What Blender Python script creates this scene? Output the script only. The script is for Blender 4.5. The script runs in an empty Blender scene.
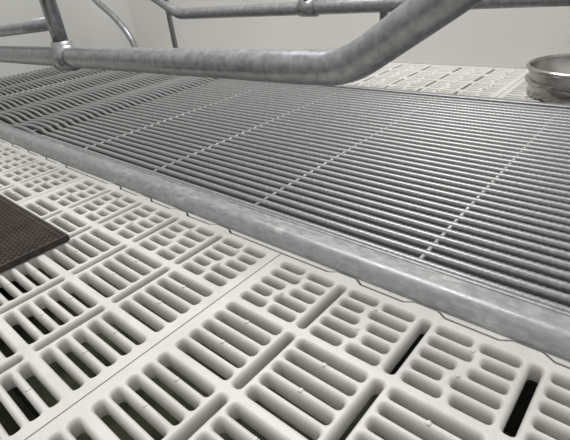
import bpy, math, random
from mathutils import Vector, Matrix
random.seed(3)
scene=bpy.context.scene
coll=scene.collection
H=0.36
# ---------------- materials ----------------
def newmat(name):
    m=bpy.data.materials.new(name); m.use_nodes=True
    nt=m.node_tree; b=nt.nodes['Principled BSDF']
    return m,nt,b
def noisemat(name,c1,c2,scale,rough,metal=0.0,bump=0.0,bscale=None,detail=6,rough2=None,lo=.35,hi=.65,stretch=(1,1,1),stain=None):
    m,nt,b=newmat(name)
    tc=nt.nodes.new('ShaderNodeTexCoord')
    mp=nt.nodes.new('ShaderNodeMapping'); mp.inputs['Scale'].default_value=stretch
    nt.links.new(tc.outputs['Object'],mp.inputs['Vector'])
    n=nt.nodes.new('ShaderNodeTexNoise'); n.inputs['Scale'].default_value=scale; n.inputs['Detail'].default_value=detail
    r=nt.nodes.new('ShaderNodeValToRGB')
    r.color_ramp.elements[0].position=lo; r.color_ramp.elements[1].position=hi
    r.color_ramp.elements[0].color=(*c1,1); r.color_ramp.elements[1].color=(*c2,1)
    nt.links.new(mp.outputs['Vector'],n.inputs['Vector'])
    nt.links.new(n.outputs['Fac'],r.inputs['Fac'])
    col=r.outputs['Color']
    if stain:
        sc,scol,slo,shi,amt=stain
        n3=nt.nodes.new('ShaderNodeTexNoise'); n3.inputs['Scale'].default_value=sc; n3.inputs['Detail'].default_value=7; n3.inputs['Roughness'].default_value=.65
        nt.links.new(mp.outputs['Vector'],n3.inputs['Vector'])
        mr3=nt.nodes.new('ShaderNodeMapRange'); mr3.inputs['From Min'].default_value=slo; mr3.inputs['From Max'].default_value=shi; mr3.inputs['To Max'].default_value=amt
        nt.links.new(n3.outputs['Fac'],mr3.inputs['Value'])
        mx=nt.nodes.new('ShaderNodeMix'); mx.data_type='RGBA'
        nt.links.new(mr3.outputs['Result'],mx.inputs['Factor']); nt.links.new(col,mx.inputs[6]); mx.inputs[7].default_value=(*scol,1)
        col=mx.outputs[2]
    nt.links.new(col,b.inputs['Base Color'])
    b.inputs['Roughness'].default_value=rough; b.inputs['Metallic'].default_value=metal
    if rough2 is not None:
        mr=nt.nodes.new('ShaderNodeMapRange'); mr.inputs['To Min'].default_value=rough; mr.inputs['To Max'].default_value=rough2
        mr.inputs['From Min'].default_value=lo; mr.inputs['From Max'].default_value=hi
        nt.links.new(n.outputs['Fac'],mr.inputs['Value']); nt.links.new(mr.outputs['Result'],b.inputs['Roughness'])
    if bump>0:
        n2=nt.nodes.new('ShaderNodeTexNoise'); n2.inputs['Scale'].default_value=bscale or scale*3; n2.inputs['Detail'].default_value=4
        nt.links.new(mp.outputs['Vector'],n2.inputs['Vector'])
        bp=nt.nodes.new('ShaderNodeBump'); bp.inputs['Strength'].default_value=bump; bp.inputs['Distance'].default_value=.001
        nt.links.new(n2.outputs['Fac'],bp.inputs['Height']); nt.links.new(bp.outputs['Normal'],b.inputs['Normal'])
    return m
M_plastic=noisemat('cream_plastic',(.575,.562,.53),(.65,.638,.608),14,.38,0,.15,160,rough2=.52,stain=(26,(.44,.40,.33),.56,.80,.45))
M_beam=noisemat('galvanised_beam',(.30,.305,.31),(.40,.405,.41),140,.32,.55,.3,400,rough2=.5,detail=10,stretch=(.45,1,1),stain=(34,(.74,.735,.72),.59,.72,.6))
M_tube=noisemat('galvanised_tube',(.27,.275,.285),(.40,.405,.415),90,.28,.70,.12,260,rough2=.38,detail=10,stain=(34,(.23,.235,.24),.48,.72,.4))
M_bar=noisemat('galvanised_bar',(.235,.24,.24),(.345,.35,.35),200,.31,.5,.08,400,rough2=.40,lo=.3,hi=.70)
M_rod=noisemat('weld_rod',(.35,.35,.35),(.62,.62,.62),110,.5,.2)
M_stain=noisemat('stainless',(.36,.345,.32),(.46,.445,.42),20,.20,.95)
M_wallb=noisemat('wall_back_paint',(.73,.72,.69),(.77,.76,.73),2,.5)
M_walll=noisemat('wall_left_shaded',(.60,.595,.575),(.65,.645,.625),2,.5)  # left wall's shading is put into the colour as a darker grey
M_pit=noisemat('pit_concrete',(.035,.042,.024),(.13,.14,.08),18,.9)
M_mat=noisemat('brown_rubber',(.026,.017,.013),(.052,.035,.027),30,.40)
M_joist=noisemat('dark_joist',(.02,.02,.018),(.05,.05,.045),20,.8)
# ---------------- helpers ----------------
def mesh_obj(name,v,f,mat,smooth=False,parent=None):
    me=bpy.data.meshes.new(name); me.from_pydata([tuple(p) for p in v],[],f); me.update()
    me.materials.append(mat)
    if smooth:
        for p in me.polygons: p.use_smooth=True
    o=bpy.data.objects.new(name,me); coll.objects.link(o)
    if parent: o.parent=parent
    return o
def tag(o,label,cat,group=None,kind=None):
    o['label']=label; o['category']=cat
    if group: o['group']=group
    if kind: o['kind']=kind
def box(name,x0,x1,y0,y1,z0,z1,mat,parent=None):
    v=[(x,y,z) for x in(x0,x1) for y in(y0,y1) for z in(z0,z1)]
    f=[(0,1,3,2),(4,6,7,5),(0,4,5,1),(2,3,7,6),(0,2,6,4),(1,5,7,3)]
    return mesh_obj(name,v,f,mat,parent=parent)
def fillet(pts,rad,n=8):
    P=[Vector(p) for p in pts]; out=[P[0]]
    for i in range(1,len(P)-1):
        a=(P[i-1]-P[i]); b=(P[i+1]-P[i]); la,lb=a.length,b.length; a.normalize(); b.normalize()
        ang=a.angle(b); 
        if ang>math.pi-.01: out.append(P[i]); continue
        d=min(rad/math.tan(ang/2),la*.49,lb*.49)
        p0=P[i]+a*d; p1=P[i]+b*d
        for k in range(n+1):
            t=k/n; out.append(p0*(1-t)**2+P[i]*2*t*(1-t)+p1*t*t)
    out.append(P[-1]); return out
def tube_geo(pts,r,seg=28):
    v=[];f=[]
    n=len(pts); prev=None
    for i,p in enumerate(pts):
        t=(pts[min(i+1,n-1)]-pts[max(i-1,0)]).normalized()
        if prev is None:
            u=t.cross(Vector((0,0,1)));
            if u.length<.1:u=t.cross(Vector((0,1,0)))
            u.normalize()
        else:
            u=(prev-t*prev.dot(t)).normalized()
        prev=u; w=t.cross(u)
        for k in range(seg):
            a=2*math.pi*k/seg; v.append(p+(u*math.cos(a)+w*math.sin(a))*r)
    for i in range(n-1):
        for k in range(seg):
            k2=(k+1)%seg; f.append((i*seg+k,i*seg+k2,(i+1)*seg+k2,(i+1)*seg+k))
    f.append(tuple(range(seg))[::-1]); f.append(tuple((n-1)*seg+k for k in range(seg)))
    return v,f
def tube(name,pts,r,mat,parent=None,rad=.1,seg=28):
    v,f=tube_geo(fillet(pts,rad),r,seg); return mesh_obj(name,v,f,mat,True,parent)
def empty(name,loc=(0,0,0)):
    o=bpy.data.objects.new(name,None); o.location=loc; coll.objects.link(o); o.empty_display_size=.05; return o
# ---------------- plastic panel ----------------
DEP=.0220; BW=.0942; YS=.0197; EX=.0130; RP=.1045; RB=.0982
PW=2*EX+5*BW+4*YS
def panel_geo(rows,small_rows,zig,g=.0045):
    V=[];F=[]
    def q(x0,x1,y0,y1,z=0):
        n=len(V); V.extend([(x0,y0,z),(x1,y0,z),(x1,y1,z),(x0,y1,z)]); F.append((n,n+1,n+2,n+3))
    A=4
    def slot(cx0,cx1,cy0,cy1,sx0,sx1,sy0,sy1,bev=.0044,rr=.36):
        r=min(sx1-sx0,sy1-sy0)*rr
        rings=[]
        corners=[(sx1-r,sy1-r,0),(sx0+r,sy1-r,90),(sx0+r,sy0+r,180),(sx1-r,sy0+r,270)]
        cr=[(cx1,cy1),(cx0,cy1),(cx0,cy0),(cx1,cy0)]
        bev=min(bev,g)
        outer=[]
        for (ax,ay,a0),(ox,oy) in zip(corners,cr):
            for k in range(A+1):
                if a0 in(0,180): s=(ox,ay); e=(ax,oy)
                else: s=(ax,oy); e=(ox,ay)
                t=k/A
                if t<=.5: u=t*2; p=(s[0]*(1-u)+ox*u, s[1]*(1-u)+oy*u)
                else: u=(t-.5)*2; p=(ox*(1-u)+e[0]*u, oy*(1-u)+e[1]*u)
                outer.append((p[0],p[1],0))
        rings.append(outer)
        prof=[]
        for k in range(7):
            t=math.pi/2*k/6; prof.append((bev*(1-math.sin(t)),-bev*1.6*(1-math.cos(t))))
        prof.append((.0010,-DEP))
        for o,z in prof:
            ring=[]
            for ax,ay,a0 in corners:
                for k in range(A+1):
                    a=math.radians(a0+90*k/A); ring.append((ax+(r+o)*math.cos(a),ay+(r+o)*math.sin(a),z))
            rings.append(ring)
        N=4*(A+1); b=len(V)
        for rg in rings: V.extend(rg)
        for i in range(len(rings)-1):
            for k in range(N):
                k2=(k+1)%N
                F.append((b+i*N+k,b+i*N+k2,b+(i+1)*N+k2,b+(i+1)*N+k))
    def dome(x,y,r=.0027,h=.0012):
        b=len(V); n=12
        for j,(rr,z) in enumerate([(r,-.0009),(r*.92,h*.6),(r*.6,h)]):
            for k in range(n):
                a=2*math.pi*k/n; V.append((x+rr*math.cos(a),y+rr*math.sin(a),z))
        for j in range(2):
            for k in range(n):
                k2=(k+1)%n; F.append((b+j*n+k,b+j*n+k2,b+(j+1)*n+k2,b+(j+1)*n+k))
        F.append(tuple(b+2*n+k for k in range(n)))
    m=(RP-RB)
    ytot=rows*RP+m
    q(0,EX,-ytot,0); q(PW-EX,PW,-ytot,0)
    for r in range(rows+1):
        q(EX,PW-EX,-r*RP-m,-r*RP)
    for r in range(rows):
        y1=-r*RP-m; y0=y1-RB
        x=EX
        for c in range(5):
            n=5; p=RB/n
            sm=(r in small_rows)
            for k in range(n):
                a0=y0+k*p; a1=a0+p
                if sm:
                    if k in (0,4): fr,pad=.5,.0050
                    elif k==2: fr,pad=.5,.0075
                    else: fr,pad=(.42,.0055) if (k==1)==(c%2==0) else (.58,.0055)
                    xm=x+BW*fr
                    slot(x,xm,a0,a1,x+.0046,xm-pad,a0+g,a1-g)
                    slot(xm,x+BW,a0,a1,xm+pad,x+BW-.0046,a0+g,a1-g)
                else:
                    slot(x,x+BW,a0,a1,x+.0046,x+BW-.0046,a0+g,a1-g)
            dome(x+BW/2,y0+2*p)
            dome(x+BW/2,y0+4*p)
            x+=BW
            if c<4:
                slot(x,x+YS,y0,y1,x+.0046,x+YS-.0046,y0+.0048,y1-.0048)
                x+=YS
    if zig:
        per=.111
        pts=[(0,.002)]
        xx=EX+BW/2+.046
        while xx<PW-.03:
            pts+= [(xx-.024,.002),(xx-.012,.0095),(xx+.016,.0095),(xx+.028,.002)]; xx+=per
        pts.append((PW,.002))
        for (xa,ya),(xb,yb) in zip(pts[:-1],pts[1:]):
            n=len(V); V.extend([(xa,0,0),(xb,0,0),(xb,yb,0),(xa,ya,0)]); F.append((n,n+1,n+2,n+3))
            n=len(V); V.extend([(xa,ya,0),(xb,yb,0),(xb,yb,-DEP),(xa,ya,-DEP)]); F.append((n,n+1,n+2,n+3))
    def sk(x0,y0,x1,y1):
        n=len(V); V.extend([(x0,y0,0),(x1,y1,0),(x1,y1,-DEP),(x0,y0,-DEP)]); F.append((n,n+1,n+2,n+3))
    sk(0,-ytot,PW,-ytot); sk(0,0,0,-ytot); sk(PW,-ytot,PW,0)
    if not zig: sk(PW,0,0,0)
    return V,F
def smooth_angle(me,ang=40):
    for p in me.polygons: p.use_smooth=True
    try: me.set_sharp_from_angle(angle=math.radians(ang))
    except Exception: pass
S0=-.3827; YF=.385; SG=.0018
V,F=panel_geo(6,(0,),True)
first=mesh_obj('plastic_floor_panel',V,F,M_plastic); smooth_angle(first.data,50)
panels=[first]
for i in range(4):
    o=first.copy(); coll.objects.link(o); panels.append(o)
for i,o in enumerate(panels):
    o.location=(S0-(PW+SG)*i,YF,0)
    tag(o,'cream plastic slatted floor panel beside the steel edge beam','floor panel','front plastic slatted panels')
XL=S0-(PW+SG)*4
XR=S0+PW
V,F=panel_geo(4,(0,1,2,3),False,.0034)
r0=mesh_obj('plastic_floor_panel',V,F,M_plastic); smooth_angle(r0.data,50)
rp=[r0]
for i in range(4):
    o=r0.copy(); coll.objects.link(o); rp.append(o)
YB=1.232+4*RP+(RP-RB)
for i,o in enumerate(rp):
    o.location=(S0-(PW+SG)*i,YB,0)
    tag(o,'cream plastic slatted floor panel between steel grating and wall','floor panel','rear plastic slatted panels')
def strip():
    V=[];F=[]
    for i in range(5):
        ox=S0-(PW+SG)*i
        pts=[(0,.002)]; xx=EX+BW/2+.046
        while xx<PW-.03:
            pts+= [(xx-.024,.002),(xx-.012,.0095),(xx+.016,.0095),(xx+.028,.002)]; xx+=.111
        pts.append((PW+SG,.002))
        for (xa,ya),(xb,yb) in zip(pts[:-1],pts[1:]):
            g=.0042
            n=len(V); V.extend([(ox+xa,YF+ya+g,-.001),(ox+xb,YF+yb+g,-.001),(ox+xb,YF+.0185,-.001),(ox+xa,YF+.0185,-.001)]); F.append((n,n+1,n+2,n+3))
            n=len(V); V.extend([(ox+xa,YF+ya+g,-.001),(ox+xb,YF+yb+g,-.001),(ox+xb,YF+yb+g,-.006),(ox+xa,YF+ya+g,-.006)]); F.append((n,n+1,n+2,n+3))
    return mesh_obj('plastic_edge_strip',V,F,M_plastic)
tag(strip(),'narrow cream plastic strip under the steel edge beam','edge strip')
# ---------------- edge beams ----------------
def extrude_x(name,prof,x0,x1,mat,ang=35):
    n=len(prof); V=[(x0,y,z) for y,z in prof]+[(x1,y,z) for y,z in prof]
    F=[(i,(i+1)%n,n+(i+1)%n,n+i) for i in range(n)]
    F.append(tuple(range(n))[::-1]); F.append(tuple(range(n,2*n)))
    o=mesh_obj(name,V,F,mat); smooth_angle(o.data,ang); return o
ST=.015; BY=.398; BI=.446
prof=[(BY+.002,-.12),(BY+.002,-.003),(BY,.0003),(BY+.0004,.0020),(BY+.0012,.0040),(BY+.0105,.0150),(BY+.0125,.0170),(BY+.0150,.0185),(BY+.0180,.0194),(BY+.021,.0196),
      (BI-.0055,.0190),(BI-.0045,.0205),(BI-.0030,.0212),(BI-.0012,.0208),(BI,.0190),(BI,-.12)]
b1=extrude_x('edge_beam',prof,XL,XR,M_beam,30)
tag(b1,'galvanised steel edge beam between plastic panels and grating','steel beam')
b2=extrude_x('edge_beam',[(1.208,-.12),(1.208,.016),(1.210,.018),(1.226,.018),(1.228,.016),(1.228,-.12)],XL,XR,M_beam)
tag(b2,'thin galvanised steel edge bar at the far side of the grating','steel beam')
# ---------------- steel grating ----------------
Y0=.4485; NB=34; PITCH=(1.2055-Y0)/NB
def grating(x0,x1,wavy,name):
    g=empty(name,((x0+x1)/2,.83,0))
    V=[];F=[]
    for j in range(NB):
        yc=Y0+PITCH*(j+.5)
        hw=.0057
        prof=[(-hw,-.0066),(-hw*.97,-.0042),(-hw*.75,-.0014),(-hw*.35,.0001),(hw*.35,.0001),(hw*.75,-.0014),(hw*.97,-.0042),(hw,-.0066),(.0018,-.028),(-.0018,-.028)]
        n=len(prof); seg=1 if not wavy else 140
        base=len(V)
        for s in range(seg+1):
            x=x0+(x1-x0)*s/seg
            dz=0;dy=0
            if wavy:
                ph=(x1-x)/.26*2*math.pi
                e=min(1,(x1-x)/.05)
                dz=.005*(1-math.cos(ph))*e-.001; dy=.006*math.sin(ph)*e*(1 if 0<j<NB-1 else 0)
            for (yy,zz) in prof: V.append((x-g.location.x,yc+yy+dy-g.location.y,ST+zz+dz))
        for s in range(seg):
            for i in range(n):
                i2=(i+1)%n; F.append((base+s*n+i,base+s*n+i2,base+(s+1)*n+i2,base+(s+1)*n+i))
        F.append(tuple(base+i for i in range(n))); F.append(tuple(base+seg*n+i for i in range(n)))
        if not wavy:
            x=x0+.004
            while x<min(x1,.12):
                b=len(V); w=.0016; hh=.00030
                cx=x-g.location.x; cy=yc-g.location.y; zt=ST
                V.extend([(cx-w*1.8,cy-.0042,zt-.0012),(cx+w*1.8,cy-.0042,zt-.0012),(cx+w*1.8,cy+.0042,zt-.0012),(cx-w*1.8,cy+.0042,zt-.0012),
                          (cx-w,cy-.0026,zt+hh),(cx+w,cy-.0026,zt+hh),(cx+w,cy+.0026,zt+hh),(cx-w,cy+.0026,zt+hh)])
                F.extend([(b,b+1,b+5,b+4),(b+1,b+2,b+6,b+5),(b+2,b+3,b+7,b+6),(b+3,b,b+4,b+7),(b+4,b+5,b+6,b+7)])
                x+=.0085
    o=mesh_obj('bar_deck',V,F,M_bar,parent=g); smooth_angle(o.data,45)
    return g
XW=-1.36
g1=grating(XW+.001,XR,False,'steel_bar_grating')
tag(g1,'galvanised triangular bar floor grating with welded cross rods','floor grating')
g2=grating(XL,XW-.001,True,'steel_bar_grating')
tag(g2,'galvanised bar floor grating with wavy bars near the wall','floor grating')
def rod(x,g):
    pts=[Vector((x-g.location.x,BI+.001-g.location.y,ST-.0055)),Vector((x-g.location.x,1.2075-g.location.y,ST-.0055))]
    v,f=tube_geo(pts,.0028,10)
    mesh_obj('cross_rod',v,f,M_rod,True,g)
hp=H-ST
for k in range(5):
    x=(-.58-.885*k)*hp-.006
    if x>XW: rod(x,g1)
rod(.1,g1)
for x in(-1.45,-1.8,-2.15,-2.5): rod(x,g2)
# ---------------- crate ----------------
c=empty('farrowing_crate_side',(-1.055,.46,0))
def T(name,pts,r,par,mat=M_tube,rad=.1):
    pts=[Vector(p)-par.location for p in pts]
    return tube(name,pts,r,mat,par,rad)
TR=.0214
T('lower_rail',[(-2.68,.46,H-.132),(-1.44,.46,H-.126),(-.381,.46,H-.111),(-.308,.46,H-.109),(-.196,.46,H-.040),(.08,.46,H+.134)],TR,c,rad=.16)
T('post',[(-1.045,.46,H-.135),(-1.045,.46,.75)],.0160,c)
T('upper_rail',[(-2.68,.46,H-.075),(-1.375,.46,H-.068),(-1.045,.46,H-.052)],.0135,c)
T('pipe_clamp',[(-1.073,.46,H-.1233),(-1.017,.46,H-.1225)],.0262,c)
T('pipe_clamp',[(-1.045,.46,H-.088),(-1.045,.46,H-.145)],.0212,c)
tag(c,'galvanised tubular farrowing crate side with bent lower rail','animal crate')
d=empty('farrowing_crate_side',(-1.69,1.218,0))
T('lower_rail',[(-2.35,1.218,H+.33),(-1.80,1.218,H-.03),(-1.62,1.218,H-.115),(-.29,1.218,H-.108),(.15,1.218,H-.106)],.0205,d,rad=.12)
T('post',[(-1.69,1.218,.018),(-1.69,1.218,.75)],.011,d)
T('post',[(-.955,1.218,H-.10),(-.955,1.218,.75)],.016,d)
T('pipe_clamp',[(-.985,1.218,H-.111),(-.925,1.218,H-.111)],.026,d)
T('post',[(-.69,1.218,H-.16),(-.69,1.218,.75)],.012,d)
T('curved_rail',[(-2.36,1.218,.75),(-2.31,1.218,H-.01),(-2.13,1.218,H-.11),(-2.02,1.218,H-.20),(-1.97,1.218,.018)],.0145,d,rad=.3)
tag(d,'galvanised tubular farrowing crate side along the far edge of grating','animal crate')
# ---------------- bowl ----------------
def lathe(name,prof,mat,loc,par=None,seg=64):
    V=[];F=[];n=len(prof)
    for k in range(seg):
        a=2*math.pi*k/seg
        for r,z in prof: V.append((r*math.cos(a),r*math.sin(a),z))
    for k in range(seg):
        k2=(k+1)%seg
        for i in range(n-1): F.append((k*n+i,k2*n+i,k2*n+i+1,k*n+i+1))
    o=mesh_obj(name,V,F,mat,parent=par); smooth_angle(o.data,35); o.location=loc; return o
bowl=empty('feeding_bowl',(-.200,1.405,0))
lathe('bowl_body',[(.0,.0),(.130,.0),(.1335,.003),(.1335,.032),(.138,.034),(.142,.036),(.143,.042),(.140,.044),(.135,.045),(.136,.068),(.132,.068),(.126,.045),(.116,.035),(.108,.022),(.085,.014),(.0,.012)],M_stain,(0,0,.0005),bowl)
lathe('rolled_rim',[(.132,.067),(.140,.066),(.143,.069),(.143,.074),(.140,.077),(.136,.077),(.132,.071),(.132,.067)],M_stain,(0,0,.0005),bowl)
tag(bowl,'round stainless steel feeding bowl with stepped sides and rolled rim','bowl')
# ---------------- mat ----------------
mx1=-2.04*(H-.010)+.002; my1=.642*(H-.010); mx0=mx1-.62; my0=my1-.40
V=[];F=[]
def bx(x0,x1,y0,y1,z0,z1):
    n=len(V); V.extend([(x,y,z) for x in(x0,x1) for y in(y0,y1) for z in(z0,z1)])
    for f in [(0,1,3,2),(4,6,7,5),(0,4,5,1),(2,3,7,6),(0,2,6,4),(1,5,7,3)]: F.append(tuple(n+i for i in f))
MZ=.010
bx(mx0,mx1,my0,my1,.0015,MZ)
bx(mx1-.004,mx1,my0,my1,MZ,MZ+.002); bx(mx0,mx1-.004,my1-.004,my1,MZ,MZ+.002)
p=.0125
nx=int((mx1-mx0)/p); ny=int((my1-my0)/p)
for i in range(nx):
    for j in range(ny):
        cx=mx1-.0120-i*p; cy=my1-.0120-j*p
        for (sx,sy) in ((0,0),(-p/2,-p/2)):
            x_=cx+sx; y_=cy+sy
            if x_-.006<mx0 or y_-.006<my0: continue
            n=len(V); s=.0048; t=.0024; h=.0028
            V.extend([(x_-s,y_,MZ),(x_,y_-s,MZ),(x_+s,y_,MZ),(x_,y_+s,MZ),(x_-t,y_,MZ+h),(x_,y_-t,MZ+h),(x_+t,y_,MZ+h),(x_,y_+t,MZ+h)])
            F.extend([(n,n+1,n+5,n+4),(n+1,n+2,n+6,n+5),(n+2,n+3,n+7,n+6),(n+3,n,n+4,n+7),(n+4,n+5,n+6,n+7)])
mt=mesh_obj('rubber_mat',V,F,M_mat)
tag(mt,'dark brown studded rubber mat lying on plastic panels','mat')
# ---------------- structure ----------------
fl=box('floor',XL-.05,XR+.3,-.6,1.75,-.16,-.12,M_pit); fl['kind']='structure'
WY=YB+.004
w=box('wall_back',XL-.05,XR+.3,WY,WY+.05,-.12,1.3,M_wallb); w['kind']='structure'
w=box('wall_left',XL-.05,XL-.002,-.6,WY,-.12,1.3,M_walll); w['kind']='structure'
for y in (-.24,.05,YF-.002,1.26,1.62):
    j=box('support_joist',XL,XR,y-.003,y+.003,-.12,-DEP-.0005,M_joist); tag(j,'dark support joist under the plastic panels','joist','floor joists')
# ---------------- light ----------------
wd=bpy.data.worlds.new('World'); scene.world=wd; wd.use_nodes=True
nt=wd.node_tree; bg=nt.nodes['Background']
tc=nt.nodes.new('ShaderNodeTexCoord'); sp=nt.nodes.new('ShaderNodeSeparateXYZ'); rp_=nt.nodes.new('ShaderNodeValToRGB')
rp_.color_ramp.elements[0].position=.0; rp_.color_ramp.elements[0].color=(.26,.26,.255,1)
rp_.color_ramp.elements[1].position=.8; rp_.color_ramp.elements[1].color=(1,.998,.982,1)
nt.links.new(tc.outputs['Generated'],sp.inputs[0]); nt.links.new(sp.outputs['Z'],rp_.inputs['Fac']); nt.links.new(rp_.outputs['Color'],bg.inputs['Color'])
bg.inputs['Strength'].default_value=.88
def area(loc,tgt,size,power):
    l=bpy.data.lights.new('overhead_fill','AREA'); l.size=size; l.energy=power; l.color=(1,.987,.965)  # unseen area light added overhead, standing in for soft daylight
    o=bpy.data.objects.new('overhead_fill',l); o.location=loc; coll.objects.link(o)
    o.rotation_euler=(Vector(tgt)-Vector(loc)).to_track_quat('-Z','Y').to_euler()
area((-1.1,1.1,2.2),(-.8,.9,0),1.0,43)
# ---------------- camera ----------------
f=445.; 
a=Vector((-560,-189,f)).normalized(); b=Vector((455,-300,f)).normalized()
X=-a; Yv=(b-X*b.dot(X)).normalized(); Z=X.cross(Yv)
right=Vector((X.x,Yv.x,Z.x)); up=-Vector((X.y,Yv.y,Z.y)); back=-Vector((X.z,Yv.z,Z.z))
cam=bpy.data.cameras.new('camera'); cam.sensor_width=36; cam.lens=f/570*36; cam.clip_start=.01
co=bpy.data.objects.new('camera',cam); coll.objects.link(co)
co.matrix_world=Matrix(((right.x,up.x,back.x,0),(right.y,up.y,back.y,0),(right.z,up.z,back.z,H),(0,0,0,1)))
scene.camera=co
scene.view_settings.view_transform='Standard'
